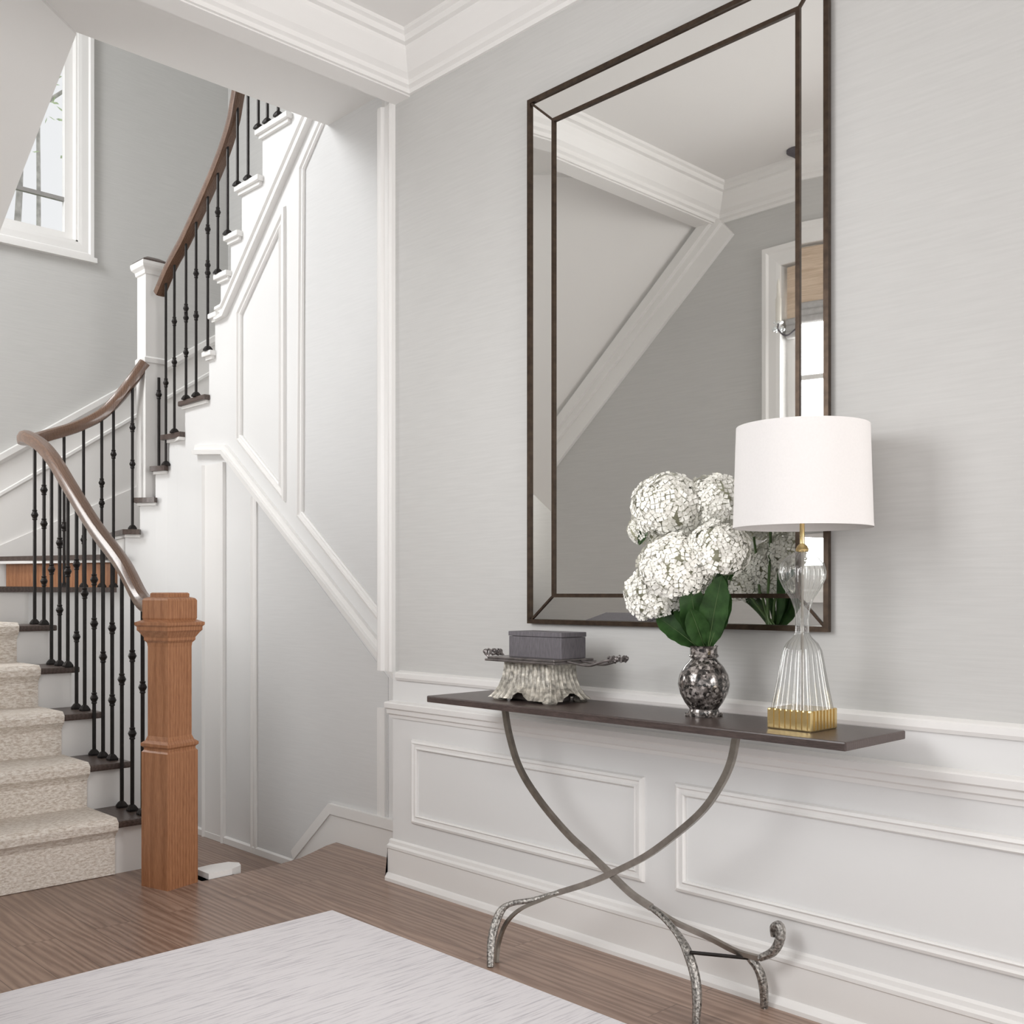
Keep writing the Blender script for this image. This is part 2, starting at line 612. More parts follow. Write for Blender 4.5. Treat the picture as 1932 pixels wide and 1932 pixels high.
def arc(phi, r=CR):
    a = math.radians(phi)
    return (CCX - r * math.cos(a), CCY + r * math.sin(a))


RISE = {1: 0.21, 2: 0.395, 3: 0.58, 4: 0.765, 5: 0.95, 6: 1.135, 7: 1.32, 8: 1.46, 9: 1.637, 10: 1.81, 11: 1.98, 12: 2.145,
        13: 2.367, 14: 2.555, 15: 2.745, 16: 2.92, 17: 3.14, 18: 3.36, 19: 3.56}
NOSE1 = {k: 3.99 + 0.275 * (k - 1) for k in range(1, 7)}
PHI = {7: 121, 8: 127, 9: 139, 10: 153, 11: 166}
NOSE2 = {12: 5.33, 13: 5.06, 14: 4.995, 15: 4.935, 16: 4.83, 17: 4.72, 18: 4.52, 19: 4.26}

# inner wall round the well, stepped under the treads
segs = []
ys = [4.05] + [NOSE1[k] + 0.05 for k in range(2, 7)]
for k in range(1, 6):
    segs.append(([(1.85, ys[k - 1]), (1.85, ys[k])], RISE[k]))
ph = {6: 0, 7: 121, 8: 127, 9: 139, 10: 153, 11: 166, 12: 180}
for k in range(6, 12):
    n = max(2, int((ph[k + 1] - ph[k]) / 6))
    segs.append(([arc(ph[k] + (ph[k + 1] - ph[k]) * i / n) for i in range(n + 1)], RISE[k]))
segs.append(([(SX, 5.40), (SX, NOSE2[12] - 0.02)], RISE[11]))
for k in range(12, 19):
    segs.append(([(SX, NOSE2[k] - 0.02), (SX, NOSE2[k + 1] - 0.02)], RISE[k]))
segs.append(([(SX, NOSE2[19] - 0.02), (SX, ENDY - 0.1)], 3.55))
b = MB()
for pts, zt in segs:
    inner = [Vector((p[0], p[1], 0)) for p in pts]
    outer = []
    for i, p in enumerate(inner):
        if p.y >= CCY - 1e-6 and len(pts) > 2:
            d = Vector((p.x - CCX, p.y - CCY, 0)).normalized()
        else:
            d = Vector((-1 if p.x < CCX else 1, 0, 0))
        outer.append(p + d * 0.06)
    b.prism([(p.x, p.y) for p in inner] + [(p.x, p.y) for p in reversed(outer)], -0.18, zt - 0.03)
bmesh.ops.remove_doubles(b.bm, verts=b.bm.verts, dist=0.0004)
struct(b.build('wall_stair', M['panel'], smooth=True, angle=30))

stair = thing('staircase', 'curving white staircase with dark treads, rising round the open well past the oak post', 'staircase', (1.2, 4.0, 0))


def part(mb, name, mat, parent, **kw):
    """mesh made in world coordinates, hung under a thing whose origin is elsewhere"""
    o = mb.build(name, mat, parent, **kw)
    root = parent
    mat_w = Matrix.Identity(4)
    chain = []
    while root is not None:
        chain.append(root)
        root = root.parent
    for r in reversed(chain):
        mat_w = mat_w @ Matrix.LocRotScale(r.location, r.rotation_euler, r.scale)
    o.data.transform(mat_w.inverted())
    return o


TH = 0.028
STX = 1.88
for k in range(1, 6):
    part(MB().box((LX + 0.02, NOSE1[k], RISE[k] - TH), (STX, NOSE1[k + 1] + 0.035, RISE[k]), 0.008), 'tread', M['tread'], stair)
land = [(LX + 0.02, NOSE1[6]), (STX, NOSE1[6])] + [arc(p, CR - 0.03) for p in range(6, 122, 5)] + [(2.10, BY - 0.02), (LX + 0.02, BY - 0.02)]
part(MB().prism(land, RISE[6] - TH, RISE[6]), 'tread', M['tread'], stair)
wind = {7: (120, 128, [(2.68, BY - 0.02), (2.07, BY - 0.02)]),
        8: (126, 141, [(3.24, BY - 0.02), (2.66, BY - 0.02)]),
        9: (136, 156, [(OX - 0.01, 6.36), (OX - 0.01, BY - 0.02), (3.20, BY - 0.02)]),
        10: (151, 168, [(OX - 0.01, 5.92), (OX - 0.01, 6.40)]),
        11: (163, 180, [(SX - 0.03, NOSE2[12] - 0.02), (OX - 0.01, NOSE2[12] - 0.02), (OX - 0.01, 5.96)])}
for k, (p0, p1, out) in wind.items():
    n = 5
    ring = [arc(p0 + (p1 - p0) * i / n, CR - 0.035) for i in range(n + 1)]
    part(MB().prism(ring + out, RISE[k] - TH, RISE[k]), 'tread', M['tread'], stair)
    under = [arc(p0 + 1.5 + (p1 - p0 - 3) * i / n, CR - 0.015) for i in range(n + 1)]
    part(MB().prism(under + [(q[0] * 0.98 + CCX * 0.02, q[1] * 0.98 + CCY * 0.02) for q in out], RISE[k] - TH - 0.016, RISE[k] - TH), 'tread_moulding', M['white'], stair)
for k in range(12, 20):
    y1 = NOSE2[k]
    y0 = NOSE2[k + 1] - 0.03 if k < 19 else 3.9
    up = k >= 13
    part(MB().box((SX - 0.035, y0, RISE[k] - TH), (OX - 0.01, y1, RISE[k]), 0.007), 'tread', M['white'] if up else M['tread'], stair)
    part(MB().box((SX - 0.018, y0 + 0.012, RISE[k] - TH - 0.016), (OX - 0.02, y1 - 0.014, RISE[k] - TH)), 'tread_moulding', M['white'], stair)
prev = 0.0
for k in range(1, 7):
    part(MB().box((LX + 0.02, NOSE1[k] + 0.03, prev), (1.852, NOSE1[k] + 0.045, RISE[k] - TH)), 'riser', M['white'], stair)
    prev = RISE[k]
A7, B7 = Vector((2.12, BY - 0.05, 0)), Vector(arc(121, CR + 0.02) + (0,))
d7 = (B7 - A7).normalized()
n7 = Vector((-d7.y, d7.x, 0))
part(MB().slab([A7 + Vector((0, 0, RISE[6])), B7 + Vector((0, 0, RISE[6])), B7 + Vector((0, 0, RISE[7] - TH)), A7 + Vector((0, 0, RISE[7] - TH))], n7 * 0.02),
     'riser', M['oak'], stair)['label'] = 'brown oak riser at the turn'
outs = {8: (2.70, BY - 0.03), 9: (3.24, BY - 0.03), 10: (OX - 0.02, 6.38), 11: (OX - 0.02, 5.94)}
for k, q in outs.items():
    a, c = Vector(arc(PHI[k] + 2, CR + 0.02) + (0,)), Vector(q + (0,))
    d = (c - a).normalized()
    nn = Vector((-d.y, d.x, 0)) * 0.015
    z0, z1 = RISE[k - 1], RISE[k] - TH
    part(MB().slab([a + Vector((0, 0, z0)), c + Vector((0, 0, z0)), c + Vector((0, 0, z1)), a + Vector((0, 0, z1))], nn), 'riser', M['white'], stair)
for k in range(12, 20):
    part(MB().box((SX + 0.01, NOSE2[k] - 0.04, RISE[k - 1]), (OX - 0.01, NOSE2[k] - 0.025, RISE[k] - TH)), 'riser', M['white'], stair)

# runner
pth = []
for k in range(1, 7):
    z0 = 0.0 if k == 1 else RISE[k - 1]
    nz, zt = NOSE1[k], RISE[k]
    pth += [(nz + 0.030, z0 + 0.002), (nz + 0.030, zt - 0.060), (nz + 0.012, zt - 0.036), (nz - 0.002, zt - 0.024), (nz - 0.004, zt - 0.008), (nz + 0.008, zt + 0.002)]
pth.append((6.45, RISE[6] + 0.002))
pts3 = [(0.72, y, z) for y, z in pth]
run = MB().sweep(pts3, [(0, 0), (0.013, 0), (0.013, 0.98), (0, 0.98)], (1, 0, 0)).build('stair_runner', M['runner'])
tag(run, 'tan loop pile carpet runner draped down the white stair', 'carpet runner')

# ------------------------------------------------------------------ trims
crown = [(0, -0.16), (0.012, -0.16), (0.014, -0.145), (0.028, -0.138), (0.03, -0.122), (0.05, -0.108), (0.075, -0.078), (0.092, -0.055), (0.096, -0.042),
         (0.112, -0.038), (0.116, -0.018), (0.13, -0.012), (0.132, 0.0), (0, 0.0)]
struct(MB().sweep([(WX, -3, CZ), (WX, HY, CZ), (LX, HY, CZ), (LX, 1.45, CZ)], crown, (0, 0, 1)).build('trim_1', M['white']))
# sloping crown on the left wall under the sloped ceiling, seen in the mirror
n_sl = Vector((0, 0.86, 1)).normalized()
a0, a1 = Vector((LX, 3.12, slope_z(LX, 3.12))), Vector((LX, 4.88, slope_z(LX, 4.88)))
b = MB()
tdir = (a0 - a1).normalized()
side = Vector((1, 0, 0))
down = tdir.cross(side)
down = -down if down.z > 0 else down
for w0, w1, dp in ((0.0, 0.05, 0.07), (0.05, 0.085, 0.045), (0.085, 0.17, 0.022)):
    b.slab([a0 + down * w0, a1 + down * w0, a1 + down * w1, a0 + down * w1], side * dp)
struct(b.build('trim_2', M['white']))

# wainscot on the mirror wall
wz = 0.80
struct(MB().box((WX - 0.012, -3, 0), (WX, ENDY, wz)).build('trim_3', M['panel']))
struct(MB().sweep([(WX - 0.012, -3, wz), (WX - 0.012, ENDY - 0.03, wz)],
                  [(0, -0.03), (0.008, -0.03), (0.014, -0.02), (0.014, -0.004), (0.008, 0), (-0.012, 0.006), (-0.012, -0.03)], (0, 0, 1)).build('trim_4', M['white']))
struct(MB().sweep([(WX - 0.012, -3, 0.685), (WX - 0.012, ENDY + 0.015, 0.685)],
                  [(0, -0.062), (0.006, -0.062), (0.008, -0.05), (0.018, -0.044), (0.02, -0.028), (0.030, -0.022), (0.032, -0.004), (0.028, 0), (0, 0.004)], (0, 0, 1)).build('trim_5', M['white']))
pm = [(0, 0), (0.004, 0.010), (0.012, 0.013), (0.017, 0.007), (0.026, 0.006), (0.032, 0.012), (0.036, 0.008), (0.036, 0)]


def frame_loop(y0, y1, z0, z1, x):
    return [(x, y0, z0), (x, y0, z1), (x, y1, z1), (x, y1, z0)]


def fix(pts, n):
    """turn a loop so the moulding grows inwards"""
    P = [Vector(p) for p in pts]
    c = sum(P, Vector()) / len(P)
    s = Vector(n).cross((P[1] - P[0]).normalized())
    return pts if s.dot(c - P[0]) > 0 else list(reversed(pts))


for i, (y0, y1) in enumerate(((1.965, 3.08), (0.60, 1.85), (-0.70, 0.49))):
    struct(MB().sweep(fix(frame_loop(y0, y1, 0.235, 0.552, WX - 0.012), (-1, 0, 0)), pm, (-1, 0, 0), True).build('trim_%d' % (6 + i), M['white']))
bb = [(0, 0), (0.030, 0), (0.030, 0.012), (0.022, 0.026), (0.016, 0.03), (0.016, 0.120), (0.020, 0.124), (0.020, 0.134), (0.010, 0.140), (0.009, 0.152), (0, 0.158)]
struct(MB().sweep([(WX - 0.012, -3, 0), (WX - 0.012, ENDY + 0.012, 0)], bb, (0, 0, 1)).build('baseboard_right', M['white']))
# casing that ends the mirror wall
cas = [(0, 0), (0, 0.018), (0.012, 0.022), (0.03, 0.014), (0.05, 0.014), (0.062, 0.024), (0.082, 0.024), (0.095, 0.016), (0.105, 0.010), (0.105, 0)]
struct(MB().sweep([(WX, ENDY, 0.80), (WX, ENDY, 2.99)], cas, (-1, 0, 0)).build('trim_9', M['white']))

# panel mouldings, bands and skirting of the inner stair wall
q = lambda x, y: at_x(x, y, SX)
pmw = [(0, 0), (0.004, 0.014), (0.016, 0.018), (0.022, 0.009), (0.034, 0.008), (0.042, 0.016), (0.048, 0.010), (0.048, 0)]
N_ = (-1, 0, 0)
struct(MB().sweep(fix([q(449, 832), q(449, 590), q(540, 388), q(540, 948)], N_), pmw, N_, True).build('trim_10', M['white']))
pan2 = [q(563, 976), q(567, 318), q(634, 160), q(738, 130), q(738, 1200)]
struct(MB().sweep(fix(pan2, N_), pmw, N_, True).build('trim_11', M['white']))
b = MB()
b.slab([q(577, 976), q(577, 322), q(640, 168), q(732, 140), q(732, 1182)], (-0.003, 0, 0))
struct(b.build('trim_12', M['paper_lit']))
band = [(0, 0), (0.0, 0.03), (0.02, 0.034), (0.024, 0.020), (0.075, 0.018), (0.08, 0.028), (0.095, 0.026), (0.1, 0)]
line = [q(372, 858), q(426, 858), q(758, 1288)]
s = Vector(N_).cross((line[1] - line[0]).normalized())
if s.z < 0:
    band = [(-u, v) for u, v in band]
band2 = [(0, 0), (0.0, 0.032), (0.022, 0.034), (0.026, 0.02), (0.05, 0.018), (0.05, 0)] if s.z > 0 else [(0, 0), (0.0, 0.032), (-0.022, 0.034), (-0.026, 0.02), (-0.05, 0.018), (-0.05, 0)]
struct(MB().sweep(line, band2, N_).build('trim_13', M['white']))
up = [(0, 0), (0.0, 0.03), (0.018, 0.032), (0.022, 0.016), (0.05, 0.014), (0.055, 0.026), (0.07, 0.024), (0.072, 0)]
line2 = [q(413, 606), q(428, 598), q(590, 226), q(606, 186)]
struct(MB().sweep(line2, up, N_).build('trim_14', M['white']))
# recessed grey field below the band, upright boards beside it
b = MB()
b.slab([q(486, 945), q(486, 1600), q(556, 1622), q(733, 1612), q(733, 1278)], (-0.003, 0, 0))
struct(b.build('trim_15', M['paper_lit']))
vb = [(0, 0), (0, 0.012), (0.010, 0.016), (0.02, 0.010), (0.034, 0.010), (0.044, 0.016), (0.055, 0.012), (0.055, 0)]
pA, pB = q(487, 936), q(487, 1606)
struct(MB().sweep([pB, pA], vb if Vector(N_).cross((pA - pB).normalized()).y > 0 else [(-u, v) for u, v in vb], N_).build('trim_16', M['white']))
board = [(0, 0), (0, 0.018), (0.012, 0.024), (0.024, 0.012), (0.20, 0.012), (0.212, 0.024), (0.225, 0.018), (0.225, 0)]
pA, pB = q(426, 872), q(426, 1594)
sgn = 1 if Vector(N_).cross((pA - pB).normalized()).y > 0 else -1
struct(MB().sweep([pB, pA], [(u * sgn, v) for u, v in board], N_).build('trim_17', M['white']))
skirt = [(0, 0), (0.014, 0), (0.014, 0.03), (0.006, 0.036), (0, 0.036)]
struct(MB().sweep([(SX, 3.70, -0.18), (SX, 5.30, -0.18)], skirt, (0, 0, 1)).build('baseboard_stair', M['white']))
# skirting beside the step, with its raking end
b = MB()
P1, P2, P3, P4 = Vector((SX, 3.25, 0)), Vector((SX, 3.25, 0.15)), Vector((SX, 3.90, 0.15)), Vector((SX, 4.20, -0.11))
b.slab([P1, P2, P3, P4, Vector((SX, 4.16, -0.17)), Vector((SX, 3.86, -0.03))], (-0.014, 0, 0))
b.slab([P2 - Vector((0, 0, 0.03)), P2 + Vector((0, 0, 0.014)), P3 + Vector((0, 0.005, 0.014)), P3 - Vector((0, 0.01, 0.03))], (-0.022, 0, 0))
b.slab([P3 - Vector((0, 0.01, 0.03)), P3 + Vector((0, 0.005, 0.014)), P4 + Vector((0, 0.01, 0.01)), P4 - Vector((0, 0.01, 0.03))], (-0.022, 0, 0))
struct(b.build('baseboard_landing', M['white']))
pl = [(0, 0), (0, 0.012), (0.012, 0.016), (0.02, 0.008), (0.04, 0.008), (0.05, 0.014), (0.055, 0)]
pa, pb = Vector((SX, 3.50, 0.16)), Vector((SX, 3.50, 0.62))
sgn = 1 if Vector(N_).cross((pb - pa).normalized()).y > 0 else -1
struct(MB().sweep([pa, pb], [(u * sgn, v) for u, v in pl], N_).build('trim_18', M['white']))

# back wall wainscot following the flight
def bz(x):
    return 1.872 + 0.68 * (x - 2.10)


b = MB()
b.slab([(0.45, BY, 1.0), (0.45, BY, bz(1.2)), (1.2, BY, bz(1.2)), (OX, BY, bz(OX)), (OX, BY, 1.0)], (0, -0.008, 0))
struct(b.build('trim_19', M['white']))
b = MB()
lnx = [(0.45, BY, bz(1.2)), (1.2, BY, bz(1.2)), (OX, BY, bz(OX))]
b.sweep(lnx, [(0, 0), (0, 0.022), (0.02, 0.035), (0.05, 0.035), (0.055, 0)] if Vector((0, -1, 0)).cross(Vector((1, 0, 0))).z > 0 else
        [(0, 0), (0, 0.022), (-0.02, 0.035), (-0.05, 0.035), (-0.055, 0)], (0, -1, 0))
struct(b.build('trim_20', M['white']))
b = MB()
lny = [(x, y, z - 0.20) for x, y, z in lnx]
b.sweep(lny, [(0, 0.008), (0.01, 0.018), (0.025, 0.018), (0.03, 0.008)], (0, -1, 0))
struct(b.build('trim_21', M['white']))
b = MB()
b.slab([(0.45, BY, RISE[6]), (0.45, BY, 1.34), (2.0, BY, 1.34), (2.9, BY, 1.78), (OX, BY, 2.15), (OX, BY, 1.6), (2.1, BY, RISE[6])], (0, -0.02, 0))
struct(b.build('baseboard_back', M['white']))
b = MB()
b.slab([(OX, BY, 1.5), (OX, BY, bz(OX)), (OX, 4.2, 4.45), (OX, 3.3, 4.45), (OX, 3.3, 1.5)], (-0.008, 0, 0))
struct(b.build('trim_22', M['white']))

# ------------------------------------------------------------------ windows
def sash(root, axis, c0, c1, z0, z1, d, nv, nh, mat=M['white']):
    """frame, muntins and pane in the plane axis = d"""
    def bx(a0, a1, y0, y1, t0, t1):
        return ((a0, t0, y0), (a1, t1, y1)) if axis == 'y' else ((t0, a0, y0), (t1, a1, y1))
    fb = MB()
    w = 0.05
    for a0, a1, y0, y1 in ((c0, c0 + w, z0, z1), (c1 - w, c1, z0, z1), (c0 + w, c1 - w, z0, z0 + w), (c0 + w, c1 - w, z1 - w, z1)):
        fb.box(*bx(a0, a1, y0, y1, d - 0.02, d + 0.02))
    part(fb, 'window_sash', mat, root)
    for i in range(1, nv + 1):
        x = c0 + (c1 - c0) * i / (nv + 1)
        part(MB().box(*bx(x - 0.01, x + 0.01, z0 + w, z1 - w, d - 0.012, d + 0.012)), 'muntin', mat, root)
    for zz in nh:
        part(MB().box(*bx(c0 + w, c1 - w, zz - 0.012, zz + 0.012, d - 0.013, d + 0.013)), 'muntin', M['muntin'] if axis == 'y' else mat, root)
    part(MB().box(*bx(c0 + w, c1 - w, z0 + w, z1 - w, d - 0.003, d + 0.003)), 'window_pane', M['pane'], root)


w1 = bpy.data.objects.new('window_1', None)
COL.objects.link(w1)
w1.location = (2.1, BY, 3.3)
struct(w1)
ca = [(0, 0), (0, 0.012), (0.02, 0.016), (0.06, 0.018), (0.07, 0.028), (0.092, 0.028), (0.095, 0)]
loop = [(W1[0], BY, W1[2]), (W1[1], BY, W1[2]), (W1[1], BY, W1[3]), (W1[0], BY, W1[3])]
part(MB().sweep(fix(loop, (0, -1, 0)), [(-u, v) for u, v in ca], (0, -1, 0), True), 'casing', M['white'], w1)
part(MB().box((W1[0] - 0.11, BY - 0.035, W1[2] - 0.115), (W1[1] + 0.11, BY, W1[2] - 0.085)), 'window_sill', M['white'], w1)
jb = MB()
jb.box((W1[0], BY - 0.001, W1[2]), (W1[0] + 0.012, BY + 0.14, W1[3]))
jb.box((W1[1] - 0.012, BY - 0.001, W1[2]), (W1[1], BY + 0.14, W1[3]))
jb.box((W1[0], BY - 0.001, W1[2]), (W1[1], BY + 0.14, W1[2] + 0.012))
part(jb, 'jamb', M['white'], w1)
sash(w1, 'y', W1[0] + 0.012, W1[1] - 0.012, W1[2] + 0.012, W1[3], BY + 0.07, 0, (3.58,))

w2 = bpy.data.objects.new('window_2', None)
COL.objects.link(w2)
w2.location = (LX, 2.2, 1.18)
struct(w2)
loop = [(LX, W2[0], W2[2]), (LX, W2[1], W2[2]), (LX, W2[1], W2[3]), (LX, W2[0], W2[3])]
part(MB().sweep(fix(loop, (1, 0, 0)), [(-u, v) for u, v in ca], (1, 0, 0), True), 'casing', M['white'], w2)
part(MB().box((LX, W2[0] - 0.11, W2[2] - 0.12), (LX + 0.04, W2[1] + 0.11, W2[2] - 0.09)), 'window_sill', M['white'], w2)
sash(w2, 'x', W2[0], W2[1], W2[2], W2[3], LX - 0.07, 3, (1.66, 2.10))

# roman shade of that window
rs = thing('roman_shade', 'tan woven roman shade gathered at the top of the mirrored window', 'window shade', (LX + 0.0, 2.18, 2.70))
b = MB()
b.box((LX - 0.035, W2[0] + 0.02, 2.42), (LX - 0.02, W2[1] - 0.02, 2.69))
part(b, 'panel', M['woven'], rs)
b = MB()
for i in range(3):
    z = 2.42 - i * 0.03
    b.tube([(LX - 0.025, W2[0] + 0.02, z), (LX - 0.025, W2[1] - 0.02, z)], 0.02, 10)
part(b, 'fold', M['greyfabric'], rs, smooth=True)

# ------------------------------------------------------------------ railing of the lower flight
rl = thing('stair_railing', 'oak newel post with brown handrail and black iron balusters along the lower flight', 'railing', (1.79, 3.73, 0))
np_ = bpy.data.objects.new('newel_post', None)
NROT = math.radians(15)


def square_stack(mb, levels, c, rot):
    """levels of (half width, z) joined into one square post"""
    bmx = mb.bm
    rings = []
    for h, z in levels:
        ring = []
        for sx, sy in ((-1, -1), (1, -1), (1, 1), (-1, 1)):
            x, y = sx * h, sy * h
            ring.append(bmx.verts.new((c[0] + x * math.cos(rot) - y * math.sin(rot), c[1] + x * math.sin(rot) + y * math.cos(rot), z)))
        rings.append(ring)
    for i in range(len(rings) - 1):
        for j in range(4):
            k = (j + 1) % 4
            mb.face([rings[i][j], rings[i][k], rings[i + 1][k], rings[i + 1][j]])
    mb.face(list(reversed(rings[0])))
    mb.face(rings[-1])
    return mb


NC = (1.795, 3.735)
COLP = square_stack(MB(), [(0.072, 0.0), (0.072, 0.505), (0.066, 0.512), (0.066, 0.52), (0.074, 0.528), (0.074, 0.538), (0.062, 0.548), (0.056, 0.565),
                           (0.056, 0.90), (0.058, 0.915), (0.066, 0.925), (0.066, 0.935), (0.078, 0.955), (0.084, 0.962), (0.084, 0.975), (0.09, 0.982), (0.09, 0.992),
                           (0.068, 1.002)], NC, NROT)
post = part(COLP, 'newel_post', M['oak'], rl)
post['label'] = 'square brown oak newel post'
part(square_stack(MB(), [(0.068, 1.002), (0.070, 1.008), (0.070, 1.075), (0.066, 1.082), (0.060, 1.085), (0.050, 1.088), (0.050, 1.100), (0.046, 1.104)], NC, NROT), 'newel_cap', M['oak'], post)

RX = 1.845
low = [Vector((1.80, 3.80, 1.055)), at_x(272, 1134, RX), at_x(233, 1064, RX), at_x(181, 994, RX), at_x(134.6, 919.5, RX), at_x(103.5, 868, RX), at_x(77.6, 838, RX)]
turn = [(1.853, 5.42, 1.888), arc(22, CR) + (1.892,), arc(45, CR) + (1.912,), arc(62, CR) + (1.948,), arc(90, CR) + (2.025,), arc(108, CR) + (2.10,), arc(120, CR) + (2.19,), arc(132, CR) + (2.30,), (2.572, 5.668, 2.405)]
railpath = bez([*low, *turn], 6)
railprof = [(-0.030, -0.012), (-0.026, -0.030), (-0.015, -0.034), (0.015, -0.034), (0.026, -0.030), (0.030, -0.012), (0.030, 0.006), (0.022, 0.022), (0.008, 0.028), (-0.008, 0.028), (-0.022, 0.022), (-0.030, 0.006)]


def handrail(path, prof=railprof):
    mb = MB()
    bmx = mb.bm
    N = len(path)
    rings = []
    for i in range(N):
        t = (path[min(i + 1, N - 1)] - path[max(i - 1, 0)]).normalized()
        a = t.cross(Vector((0, 0, 1))).normalized()
        c = a.cross(t).normalized()
        rings.append([bmx.verts.new(path[i] + a * u + c * v) for u, v in prof])
    k = len(prof)
    for i in range(N - 1):
        for j in range(k):
            jj = (j + 1) % k
            mb.face([rings[i][j], rings[i][jj], rings[i + 1][jj], rings[i + 1][j]])
    mb.face(list(reversed(rings[0])))
    mb.face(rings[-1])
    return mb


part(handrail(railpath), 'handrail', M['rail'], rl, smooth=True, angle=35)


def rail_z(path, x, y):
    best = min(path, key=lambda p: (p.x - x) ** 2 + (p.y - y) ** 2)
    i = path.index(best)
    lo, hi = path[max(0, i - 1)], path[min(len(path) - 1, i + 1)]
    d = hi - lo
    f = ((x - lo.x) * d.x + (y - lo.y) * d.y) / max(1e-6, d.x ** 2 + d.y ** 2)
    return lo.z + d.z * max(0, min(1, f))


def baluster(root, x, y, z0, z1, kinds, r=0.0085):
    """square-ish iron bar with round knuckles (heights given as a share of its length) and a shoe at its foot"""
    h = z1 - z0
    o = part(MB().tube([(x, y, z0), (x, y, z1)], r, 8), 'baluster', M['iron'], root)
    for f in kinds:
        zc = z0 + h * f
        prof = [(r, -0.026), (r * 1.45, -0.022), (r * 1.2, -0.015), (r * 1.5, -0.011), (r * 2.1, 0), (r * 1.5, 0.011), (r * 1.2, 0.015), (r * 1.45, 0.022), (r, 0.026)]
        part(MB().lathe(prof, (x, y, zc), 10), 'knuckle', M['iron'], o, smooth=True)
    part(MB().lathe([(0.021, 0), (0.021, 0.008), (0.014, 0.020), (r, 0.026)], (x, y, z0), 8, square=0.6), 'shoe', M['iron'], o)


def tread1(y):
    k = 1
    for i in range(1, 7):
        if y >= NOSE1[i]:
            k = i
    return RISE[k]


pat = [(0.62,), (0.36, 0.72), (0.55,), (0.30, 0.66), (0.48,), (0.26, 0.60, 0.80)]
for i, y in enumerate([4.048, 4.145, 4.246, 4.343, 4.437, 4.532, 4.636, 4.728, 4.830, 4.928, 5.030, 5.126, 5.248]):
    baluster(rl, RX - 0.015, y, tread1(y), rail_z(railpath, RX, y) - 0.03, pat[i % 6])
for phi, k, kn in ((79, 6, (0.4,)), (95, 6, (0.3,)), (109, 6, (0.62, 0.5)), (118, 6, (0.74, 0.2)), (133, 8, (0.70, 0.45))):
    x, y = arc(phi, CR - 0.005)
    baluster(rl, x, y, RISE[k], rail_z(railpath, x, y) - 0.03, kn)

# ------------------------------------------------------------------ railing of the upper flight
ru = thing('stair_railing', 'white square newel post with brown handrail and thin iron balusters climbing to the ceiling opening', 'railing', (2.62, 5.70, 1.637))
WN = (2.625, 5.70)
wpost = part(square_stack(MB(), [(0.058, 1.637), (0.058, 2.40), (0.064, 2.405), (0.064, 2.43), (0.055, 2.44), (0.055, 2.90)], WN, 0), 'newel_post', M['white'], ru)
wpost['label'] = 'white painted square newel post'
part(square_stack(MB(), [(0.055, 2.90), (0.062, 2.905), (0.066, 2.925), (0.080, 2.94), (0.084, 2.955), (0.084, 2.972)], WN, 0), 'newel_cap', M['white'], wpost)
part(square_stack(MB(), [(0.078, 2.972), (0.074, 2.985), (0.04, 3.005), (0.03, 3.01)], WN, 0), 'cap_top', M['tread'], wpost)
UX = 2.615
upx = [(300, 552), (322, 501), (347.5, 454), (368, 410), (388.5, 365), (409, 317), (425, 274), (438.6, 228), (447.7, 176)]
upath = [at_x(x, y, UX) for x, y in upx]
d = (upath[-1] - upath[-2]).normalized()
upath.append(upath[-1] + d * 0.5)
upath = bez(upath, 6)
part(handrail(upath), 'handrail', M['rail'], ru, smooth=True, angle=35)


def tread2(y):
    if y > 5.56:
        return RISE[9]
    if y > 5.46:
        return RISE[10]
    z = RISE[11]
    for k in range(12, 20):
        if y <= NOSE2[k] - 0.005:
            z = RISE[k]
    return z


upat = [(0.45,), (0.42, 0.66), (0.30, 0.52, 0.58), (0.46, 0.70), (0.5, 0.55, 0.78), (0.6,), (), (), (), (), (), ()]
for i, px in enumerate([313, 329, 351, 370, 392, 411, 429.5, 448, 468, 487.5, 504.6, 525]):
    y = at_x(px, 700, UX).y
    z1 = rail_z(upath, UX, y) - 0.03 if y > 4.5 else 4.1
    baluster(ru, UX, y, tread2(y), max(z1, tread2(y) + 0.3), upat[i], 0.0075)
baluster(ru, 2.632, 5.612, RISE[9], 2.32, (0.86,), 0.0085)

# white block beside the oak post, on the lower floor
b = MB()
b.prism([(1.93, 3.688), (2.03, 3.69), (2.085, 3.72), (2.10, 3.76), (2.075, 3.80), (2.0, 3.81), (1.93, 3.80)], -0.18, 0.022)
tag(b.build('skirting_block', M['white']), 'low white rounded skirting block just behind the foot of the oak newel post', 'skirting block')

# ------------------------------------------------------------------ mirror
mr = thing('wall_mirror', 'tall wall mirror with a wide mirrored border and thin dark bronze edges above the console', 'mirror', (WX, 1.9, 1.0))
yo1, yo0, yi1, yi0 = 2.452, 1.362, 2.325, 1.446
zo0, zo1, zi0, zi1 = 1.005, 2.737, 1.098, 2.628
XI, XO = 2.430, 2.4405
part(MB().box((XO, yo0 + 0.004, zo0 + 0.004), (WX - 0.001, yo1 - 0.004, zo1 - 0.004)), 'backing', M['bronze'], mr)
part(MB().slab([(XI, yi0, zi0), (XI, yi1, zi0), (XI, yi1, zi1), (XI, yi0, zi1)], (0.004, 0, 0)), 'mirror_pane', M['mirror'], mr)
inn = [(XI, yi0, zi0), (XI, yi1, zi0), (XI, yi1, zi1), (XI, yi0, zi1)]
outc = [(XO, yo0, zo0), (XO, yo1, zo0), (XO, yo1, zo1), (XO, yo0, zo1)]
for i in range(4):
    j = (i + 1) % 4
    part(MB().slab([inn[i], inn[j], outc[j], outc[i]], (0.006, 0, 0)), 'bevel_pane', M['mirror'], mr)
fr = [(0, -0.004), (0.013, -0.004), (0.013, 0.009), (0, 0.009)]
